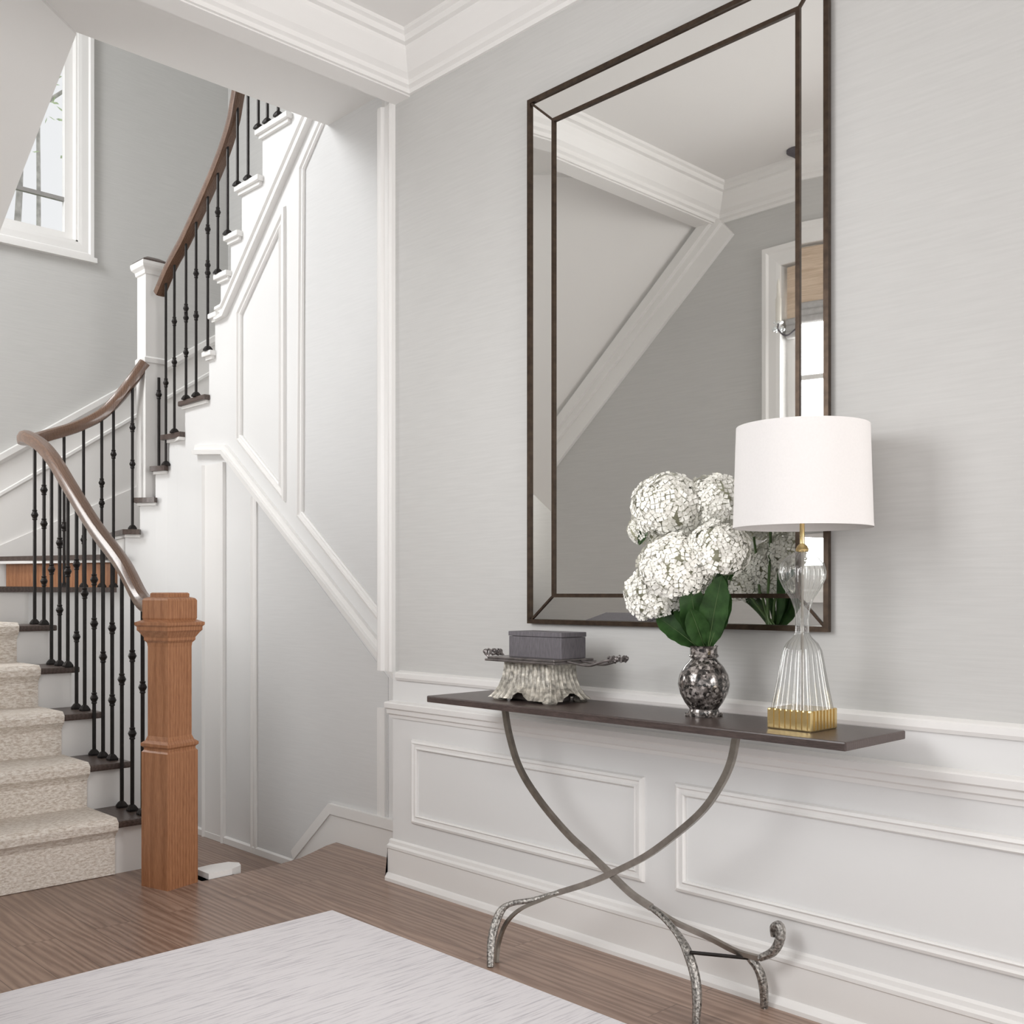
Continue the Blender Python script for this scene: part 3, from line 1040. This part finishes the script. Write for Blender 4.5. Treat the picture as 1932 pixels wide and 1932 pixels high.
part(MB().sweep(fix(outc, N_), [(-0.004, -0.006), (0.010, -0.006), (0.010, 0.008), (-0.004, 0.008)], N_, True), 'outer_edge', M['bronze'], mr)
part(MB().sweep(fix(inn, N_), [(-0.010, -0.004), (0.002, -0.004), (0.002, 0.006), (-0.010, 0.006)], N_, True), 'inner_edge', M['bronze'], mr)
for i in range(4):
    part(MB().bar([Vector(inn[i]) + Vector((-0.001, 0, 0)), Vector(outc[i]) + Vector((-0.001, 0, 0))], 0.007, 0.007, N_), 'mitre_bar', M['bronze'], mr)

# ------------------------------------------------------------------ console table
TZ = 0.775
ct = thing('console_table', 'narrow dark wood console table on crossed curved metal legs', 'table', (2.24, 1.85, 0))
part(MB().box((2.10, 1.13, TZ - 0.021), (2.386, 2.575, TZ), 0.004), 'tabletop', M['table'], ct)
LXP = 2.245


def leg_pts(pxs, x0, x1=None):
    out = []
    n = len(pxs) - 1
    for i, (x, y) in enumerate(pxs):
        X = x0 if x1 is None else x0 + (x1 - x0) * (i / n) ** 0.8
        out.append(at_x(x, y, X))
    return out


top_l = leg_pts([(951, 1342), (961, 1387), (981, 1450), (1019, 1511), (1070, 1572), (1114, 1613), (1153, 1650), (1191, 1686), (1229, 1712)], LXP)
top_r = leg_pts([(1391, 1400), (1379, 1438), (1357, 1485), (1325, 1530), (1274, 1575), (1217, 1616), (1153, 1648), (1108, 1667), (1057, 1683)], LXP - 0.016)
top_l[0].z = top_r[0].z = TZ - 0.021
fr_r = leg_pts([(1229, 1712), (1255, 1734), (1283, 1769), (1299, 1801), (1312, 1846), (1315, 1890), (1313, 1926)], LXP, 2.18)
re_r = leg_pts([(1229, 1712), (1274, 1740), (1338, 1769), (1389, 1795), (1433, 1808)], LXP, 2.37)
curl = leg_pts([(1433, 1808), (1459, 1795), (1472, 1770), (1471, 1748), (1461, 1750), (1460, 1766)], 2.37, 2.385)
re_f = leg_pts([(1412, 1805), (1431, 1829), (1440, 1860), (1442, 1893)], 2.37, 2.395)
fr_l = leg_pts([(1057, 1683), (1006, 1698), (968, 1704), (947, 1716), (934, 1745), (927, 1780), (925, 1822)], LXP - 0.016, 2.075)
fr_l2 = leg_pts([(1057, 1683), (1019, 1699), (981, 1716), (955, 1742), (941, 1779), (937, 1815)], LXP - 0.016, 2.115)
for p in (fr_r, re_f, fr_l, fr_l2):
    p[-1].z = 0.0
XUP = (1, 0, 0)
lgl = part(MB().bar(bez(top_l, 6), 0.017, 0.014, XUP), 'leg', M['steel'], ct)
lgr = part(MB().bar(bez(top_r, 6), 0.017, 0.014, XUP), 'leg', M['steel'], ct)
part(MB().tube(bez(fr_r, 6), [0.009 + 0.004 * min(1, max(0, (i - 10) / 8)) - 0.003 * max(0, (i - 28) / 8) for i in range(37)], 8), 'foot', M['pewter'], lgl, smooth=True)
part(MB().bar(bez(re_r, 6), 0.013, 0.012, XUP), 'strap', M['steel'], lgl)
part(MB().tube(bez(curl, 6), [0.009 + 0.005 * math.sin(PI * i / 30) for i in range(31)], 8), 'scroll', M['pewter'], lgl, smooth=True)
part(MB().tube(bez(re_f, 6), [0.010 + 0.003 * math.sin(PI * i / 18) for i in range(19)], 8), 'foot', M['pewter'], lgl, smooth=True)
part(MB().tube(bez(fr_l, 6), [0.008 + 0.005 * min(1, max(0, (i - 14) / 6)) - 0.003 * max(0, (i - 30) / 6) for i in range(37)], 8), 'foot', M['pewter'], lgr, smooth=True)
part(MB().bar(bez(fr_l2, 6), 0.010, 0.010, XUP), 'strap', M['steel'], lgr)
part(MB().tube([at_x(1303, 1797, 2.20), at_x(1414, 1808, 2.37)], 0.005, 8), 'stretcher', M['iron'], ct)

# ------------------------------------------------------------------ table lamp
LC = (2.245, 1.322, TZ)
lp = thing('table_lamp', 'table lamp with white drum shade on a ribbed clear glass base', 'lamp', LC)
bl = MB().box((-0.06, -0.06, 0), (0.06, 0.06, 0.05), 0.004).build('base_block', M['brass'], lp)
b = MB()
for i in range(7):
    t = -0.045 + 0.09 * i / 6
    b.box((-0.0625, t - 0.004, 0.004), (-0.060, t + 0.004, 0.05))
    b.box((t - 0.004, -0.0625, 0.004), (t + 0.004, -0.060, 0.05))
b.build('base_rib', M['brass'], bl)
MB().lathe([(0.066, 0.050), (0.062, 0.070), (0.054, 0.115), (0.046, 0.165), (0.042, 0.188), (0.034, 0.205), (0.020, 0.220), (0.015, 0.232), (0.0145, 0.262),
            (0.016, 0.285), (0.024, 0.312), (0.040, 0.338), (0.050, 0.362), (0.0515, 0.378), (0.046, 0.398), (0.032, 0.414), (0.018, 0.423), (0.012, 0.43)],
           (0, 0, 0), 144, ribs=24, amp=0.085, square=0.12, capb=False).build('glass_body', M['lampglass'], lp, smooth=True, angle=70)
b = MB()
b.lathe([(0.014, 0.426), (0.016, 0.432), (0.012, 0.440), (0.006, 0.446), (0.006, 0.50), (0.010, 0.506), (0.010, 0.535), (0.006, 0.54)], (0, 0, 0), 16)
b.build('stem', M['brass'], lp, smooth=True)
MB().tube([(0, 0, 0.05), (0, 0, 0.43)], 0.0035, 8).build('inner_rod', M['steel'], lp)
b = MB()
b.lathe([(0.164, 0.486), (0.1565, 0.728), (0.1545, 0.728), (0.162, 0.486)], (0, 0, 0), 64, capb=False, capt=False)
n = 64
b.bm.verts.ensure_lookup_table()
for j in range(n):
    b.face([b.bm.verts[3 * n + j], b.bm.verts[3 * n + (j + 1) % n], b.bm.verts[(j + 1) % n], b.bm.verts[j]])
sh = b.build('lamp_shade', M['shade'], lp, smooth=True, angle=60)
MB().lathe([(0.1646, 0.484), (0.1642, 0.492), (0.1615, 0.492), (0.1615, 0.484)], (0, 0, 0), 64, capb=False, capt=False).build('shade_trim', M['shade'], sh, smooth=True)
b = MB()
for k in range(3):
    a = 2 * PI * k / 3 + 0.4
    b.tube([(0, 0, 0.715), (0.155 * math.cos(a), 0.155 * math.sin(a), 0.715)], 0.002, 6)
b.tube([(0, 0, 0.535), (0, 0, 0.718)], 0.003, 6)
b.build('shade_spider', M['brass'], lp)

# ------------------------------------------------------------------ vase and hydrangeas
VC = Vector((2.28, 1.635, TZ))
vs = thing('vase', 'squat round vase of mottled dark and silver glass between tray and lamp', 'vase', VC)
MB().lathe([(0.040, 0.0), (0.042, 0.010), (0.038, 0.020), (0.050, 0.036), (0.063, 0.060), (0.0685, 0.085), (0.064, 0.110), (0.052, 0.132), (0.039, 0.146),
            (0.034, 0.153), (0.036, 0.160), (0.036, 0.183), (0.039, 0.187), (0.036, 0.187), (0.033, 0.160), (0.031, 0.152), (0.05, 0.120), (0.05, 0.06), (0.03, 0.03)],
           (0, 0, 0), 40, capt=True).build('body', M['vase'], vs, smooth=True, angle=50)
MB().box((-0.036, -0.036, 0), (0.036, 0.036, 0.010), 0.002).build('foot', M['vase'], vs)
b = MB()
b.lathe([(0.0375, 0.156), (0.040, 0.160), (0.0375, 0.164)], (0, 0, 0), 32, capb=False, capt=False)
b.build('neck_ring', M['vase'], vs, smooth=True)


def bloom_mesh(r, seed):
    rnd = random.Random(seed)
    mb = MB()
    bmx = mb.bm
    n = int(300 * (r / 0.085) ** 1.5) + 50
    for i in range(n):
        t = (i + 0.5) / n
        zz = 1 - 1.86 * t
        rad = math.sqrt(max(0, 1 - zz * zz))
        a = i * 2.399963 + rnd.uniform(-0.2, 0.2)
        dr = Vector((rad * math.cos(a), rad * math.sin(a), zz * 0.86))
        lump = 1 + 0.06 * math.sin(3 * a + seed) + rnd.uniform(-0.05, 0.06)
        c = dr * r * lump
        nrm = (dr + Vector((rnd.uniform(-.35, .35), rnd.uniform(-.35, .35), rnd.uniform(-.2, .35)))).normalized()
        u = nrm.orthogonal().normalized()
        v = nrm.cross(u)
        sp = rnd.uniform(0, PI)
        s = min(0.016, r * rnd.uniform(0.15, 0.20))
        for k in range(4):
            b0 = sp + k * PI / 2
            e = u * math.cos(b0) + v * math.sin(b0)
            f = u * -math.sin(b0) + v * math.cos(b0)
            q0 = bmx.verts.new(c + e * s * 0.08)
            q1 = bmx.verts.new(c + e * s * 0.62 + f * s * 0.46 + nrm * s * 0.16)
            q2 = bmx.verts.new(c + e * s * 1.05 + nrm * s * rnd.uniform(-0.05, 0.22))
            q3 = bmx.verts.new(c + e * s * 0.62 - f * s * 0.46 + nrm * s * 0.16)
            bmx.faces.new((q0, q1, q2, q3))
    return mb


def leaf_mesh(base, tip, width, normal, droop=0.0, n=14):
    mb = MB()
    bmx = mb.bm
    B, T = Vector(base), Vector(tip)
    ax = T - B
    s = ax.cross(Vector(normal)).normalized()
    nm = s.cross(ax).normalized()
    rows = []
    for i in range(n + 1):
        t = i / n
        w = width * 1.08 * (t ** 0.75) * ((1 - t) ** 0.62) * (1 + 0.05 * math.sin(26 * t)) + 0.0008
        c = B + ax * t + nm * (math.sin(PI * t) * droop)
        rows.append([bmx.verts.new(c - s * w + nm * w * 0.35), bmx.verts.new(c - s * w * 0.5 + nm * w * 0.10), bmx.verts.new(c),
                     bmx.verts.new(c + s * w * 0.5 + nm * w * 0.10), bmx.verts.new(c + s * w + nm * w * 0.35)])
    for i in range(n):
        for j in range(4):
            mb.face([rows[i][j], rows[i][j + 1], rows[i + 1][j + 1], rows[i + 1][j]])
    mb.mid = [r[2].co.copy() + nm * 0.0012 for r in rows]
    bmesh.ops.solidify(bmx, geom=list(bmx.faces), thickness=0.0012)
    return mb


mouth = VC + Vector((0, 0, 0.187))
flowers = [  # px, py, x of the head, radius, label
    ((1264, 955), 2.235, 0.094, 'large white hydrangea at the top left of the bouquet'),
    ((1350, 948), 2.295, 0.080, 'white hydrangea at the top right, half hidden by the lamp shade'),
    ((1274, 1068), 2.185, 0.094, 'large white hydrangea at the middle of the bouquet, nearest the room'),
    ((1352, 1038), 2.235, 0.080, 'white hydrangea on the right just above the dark leaf'),
    ((1236, 1120), 2.225, 0.080, 'greenish white hydrangea hanging lowest on the left over the mirror edge'),
    ((1216, 1000), 2.30, 0.046, 'small white hydrangea peeping out at the far left edge'),
]
for i, ((px, py), X, r, lab) in enumerate(flowers):
    hc = at_x(px, py, X)
    if hc.x + r > 2.418:
        hc = at_x(px, py, 2.415 - r)
    fl = thing('hydrangea', lab, 'flower', VC + Vector((0, 0, 0.15)), 'white hydrangeas in the vase')
    o = bloom_mesh(r, i + 1)
    bmesh.ops.translate(o.bm, verts=o.bm.verts, vec=hc)
    bo = part(o, 'bloom', M['petal'], fl)
    core = MB().ball(hc, r * 0.86, sz=0.84)
    part(core, 'bloom_core', M['bloomcore'], bo, smooth=True)
    foot = mouth + Vector((0.012 * math.cos(i * 1.1), 0.012 * math.sin(i * 1.1), -0.05))
    mid = mouth + (hc - mouth) * 0.35 + Vector((0, 0, 0.015))
    mid.x = mid.x * 0.6 + mouth.x * 0.4
    part(MB().tube(bez([foot, mouth + Vector((0.01 * math.cos(i * 1.1), 0.01 * math.sin(i * 1.1), 0.01)), mid, hc], 5), 0.004, 7), 'stem', M['stem'], fl, smooth=True)
    leaves = {0: [((1329, 1222), (1268, 1105), 2.25, 0.075, 0.02)],
              1: [((1334, 1215), (1366, 1072), 2.30, 0.06, 0.01), ((1372, 1095), (1390, 1045), 2.29, 0.045, 0.0)],
              2: [((1322, 1220), (1300, 1098), 2.20, 0.088, 0.012), ((1318, 1222), (1238, 1162), 2.21, 0.07, 0.01)],
              3: [((1336, 1222), (1362, 1085), 2.235, 0.085, 0.012), ((1338, 1222), (1378, 1120), 2.26, 0.055, 0.01)],
              4: [((1322, 1222), (1252, 1148), 2.26, 0.05, 0.01), ((1330, 1222), (1302, 1148), 2.19, 0.07, 0.0)],
              5: [((1206, 1028), (1222, 984), 2.27, 0.030, 0.0)]}[i]
    for (b0, b1, X2, w, dr) in leaves:
        B, T = at_x(b0[0], b0[1], VC.x - 0.005 if b0[1] > 1200 else X2), at_x(b1[0], b1[1], X2)
        lm = leaf_mesh(B, T, w, (-0.8, -0.5, 0.3), dr)
        mid = lm.mid
        lo = part(lm, 'leaf', M['leaf'], fl, smooth=True)
        part(MB().tube(mid, [0.0016 - 0.0013 * k / (len(mid) - 1) for k in range(len(mid))], 6), 'leaf_rib', M['stem'], lo, smooth=True)

# ------------------------------------------------------------------ tray stand and box
ty0, ty1, tx0, tx1 = 2.075, 2.372, 2.165, 2.35
tm = ((tx0 + tx1) / 2, (ty0 + ty1) / 2)
ts = thing('footed_tray', 'small footed tray stand with fluted flaring base and looped handles', 'tray', (tm[0], tm[1], TZ))
part(MB().box((tx0, ty0, 0.893), (tx1, ty1, 0.900), 0.002).box((tx0 + 0.006, ty0 + 0.006, 0.900), (tx1 - 0.006, ty1 - 0.006, 0.907), 0.002), 'tray_top', M['traytop'], ts)
b = MB()
rings = []
LEV = [(0.0, 0.893, 0.0), (0.001, 0.870, 0.3), (0.004, 0.845, 0.6), (0.011, 0.818, 1.0), (0.022, 0.797, 1.0), (0.034, 0.783, 0.8)]
hx, hy = 0.056, 0.098
per = []
NPX, NPY = 15, 24
for i in range(NPX):
    per.append((-hx + 2 * hx * i / NPX, -hy, 0, -1))
for i in range(NPY):
    per.append((hx, -hy + 2 * hy * i / NPY, 1, 0))
for i in range(NPX):
    per.append((hx - 2 * hx * i / NPX, hy, 0, 1))
for i in range(NPY):
    per.append((-hx, hy - 2 * hy * i / NPY, -1, 0))
for off, z, fl_ in LEV:
    ring = []
    for k, (x, y, nx, ny) in enumerate(per):
        sx, sy = (hx + off) / hx, (hy + off) / hy
        ruf = 0.004 * fl_ * math.cos(k * PI)
        arch = 0.022 * max(0.0, 1 - ((y if nx else x) / 0.024) ** 2) * max(0.0, (0.815 - z) / 0.032)
        ring.append(b.bm.verts.new((tm[0] + x * sx + nx * ruf, tm[1] + y * sy + ny * ruf, z + arch)))
    rings.append(ring)
for i in range(len(rings) - 1):
    for k in range(len(per)):
        kk = (k + 1) % len(per)
        b.face([rings[i][k], rings[i][kk], rings[i + 1][kk], rings[i + 1][k]])
b.face(rings[0])
part(b, 'fluted_base', M['traybase'], ts)
part(MB().box((tm[0] - 0.046, tm[1] - 0.086, TZ), (tm[0] + 0.046, tm[1] + 0.086, 0.83), 0.004), 'plinth', M['traytop'], ts)
for sx in (-1, 1):
    for sy in (-1, 1):
        b = MB()
        cx_, cy_ = tm[0] + sx * (hx + 0.010), tm[1] + sy * (hy + 0.008)
        b.lathe([(0.020, 0), (0.024, 0.005), (0.022, 0.012), (0.014, 0.024), (0.008, 0.034)], (cx_, cy_, TZ), 14)
        part(b, 'foot', M['traybase'], ts, smooth=True)
for s in (-1, 1):
    yb = ty0 if s < 0 else ty1
    L_ = 0.17 if s < 0 else 0.07
    b = MB()
    for x in (-0.030, 0.030):
        path = bez([(tm[0] + x, yb - s * 0.004, 0.900), (tm[0] + x, yb + s * L_ * 0.45, 0.893), (tm[0] + x * 1.1, yb + s * L_ * 0.8, 0.908), (tm[0] + x * 0.6, yb + s * L_, 0.914)], 6)
        b.tube(path, 0.004, 8)
    ringp = []
    for i in range(61):
        a = 2 * PI * i / 60
        ringp.append((tm[0] + 0.026 * math.cos(a) + 0.004 * math.cos(9 * a), yb + s * (L_ - 0.01 + 0.022 * math.sin(a)), 0.914 + 0.008 * math.sin(9 * a)))
    b.tube(ringp, 0.0035, 7)
    for x in (-0.03, 0.03):
        b.ball((tm[0] + x * 0.7, yb + s * (L_ + 0.005), 0.916), 0.008, seg=10, rings=6)
    part(b, 'handle', M['traytop'], ts, smooth=True)

bxm = thing('keepsake_box', 'rectangular dark grey linen box resting on the tray stand', 'box', (2.265, 2.205, 0.907))
part(MB().box((2.212, 2.09, 0.907), (2.318, 2.312, 0.970), 0.002), 'body', M['boxgrey'], bxm)
part(MB().box((2.2105, 2.0885, 0.971), (2.3195, 2.3135, 0.985), 0.002), 'lid', M['boxgrey'], bxm)

# ------------------------------------------------------------------ rug
rg = MB().box((-1.6, -0.6, 0.0), (2.03, 3.0, 0.014), 0.004).build('area_rug', M['rug'])
tag(rg, 'large pale lavender grey area rug with faint streaks on the wood floor', 'rug')

# ------------------------------------------------------------------ candle chandelier seen in the mirror
ch = thing('chandelier', 'small candle chandelier with crystal drops reflected in the mirror before the window', 'chandelier', (0.58, 2.545, CZ))
part(MB().tube([(0.58, 2.545, CZ), (0.58, 2.545, 2.30)], 0.006, 8), 'rod', M['boxgrey'], ch)
part(MB().lathe([(0.05, 0), (0.05, -0.01), (0.02, -0.03), (0.008, -0.04)], (0.58, 2.545, CZ), 16, capb=True), 'canopy', M['boxgrey'], ch, smooth=True)
for k in range(3):
    a = 2 * PI * k / 3 + 1.35
    ex, ey = 0.58 + 0.09 * math.cos(a), 2.545 + 0.09 * math.sin(a)
    arm = part(MB().tube(bez([(0.58, 2.545, 2.33), (0.58 + 0.05 * math.cos(a), 2.545 + 0.05 * math.sin(a), 2.30), (ex, ey, 2.33), (ex, ey, 2.36)], 5), 0.004, 7), 'arm', M['boxgrey'], ch, smooth=True)
    part(MB().lathe([(0.008, 0), (0.022, 0.008), (0.024, 0.012), (0.012, 0.014)], (ex, ey, 2.355), 12), 'cup', M['crystal'], arm, smooth=True)
    part(MB().lathe([(0.013, 0), (0.013, 0.11), (0.009, 0.115), (0.007, 0.15), (0.009, 0.165), (0.003, 0.20)], (ex, ey, 2.368), 12), 'candle', M['candle'], arm, smooth=True)
    b = MB()
    for j in range(6):
        aa = 2 * PI * j / 6
        b.ball((ex + 0.022 * math.cos(aa), ey + 0.022 * math.sin(aa), 2.335), 0.008, sz=1.5, seg=6, rings=4)
    part(b, 'crystal_drop', M['crystal'], arm)

# ------------------------------------------------------------------ outside the stair window
struct(MB().box((-8, BY + 0.6, -1.0), (14, 30, -0.9)).build('ground', M['dirt']))
for i, (x, y, h, lab) in enumerate(((4.82, 13.8, 10.2, 'pale tree beyond the stair window with its trunk nearer the right casing'), (3.66, 11.0, 8.4, 'pale tree beyond the stair window with its trunk on the left'))):
    tr = thing('tree', lab, 'tree', (x, y, -0.9))
    rnd = random.Random(20 + i)
    tp = bez([(x, y, -0.9), (x + 0.05, y, 1.5), (x - 0.05, y, 3.6), (x + 0.04, y, 5.6), (x, y, h)], 5)
    part(MB().tube(tp, [0.07 - 0.055 * k / (len(tp) - 1) for k in range(len(tp))], 9), 'trunk', M['bark'], tr, smooth=True)
    b = MB()
    for k in range(9):
        a = rnd.uniform(0, 2 * PI)
        z = h - 2.9 + 0.28 * k
        b.tube([(x, y, z), (x + 0.4 * math.cos(a), y + 0.4 * math.sin(a), z + 0.3), (x + 0.8 * math.cos(a), y + 0.8 * math.sin(a), z + 0.75)], [0.03, 0.02, 0.006], 6)
    part(b, 'branch', M['bark'], tr)
    b = MB()
    for k in range(700):
        a, rr = rnd.uniform(0, 2 * PI), 0.85 * math.sqrt(rnd.random())
        c = Vector((x + rr * math.cos(a), y + rr * math.sin(a), rnd.gauss(h - 1.3, 0.6)))
        u = Vector((rnd.uniform(-1, 1), rnd.uniform(-1, 1), rnd.uniform(-1, 1))).normalized()
        v = u.orthogonal().normalized()
        s = 0.05
        vs_ = [b.bm.verts.new(c + p) for p in (u * s, v * s * 0.5, -u * s, -v * s * 0.5)]
        b.bm.faces.new(vs_)
    part(b, 'foliage', M['foliage'], tr)
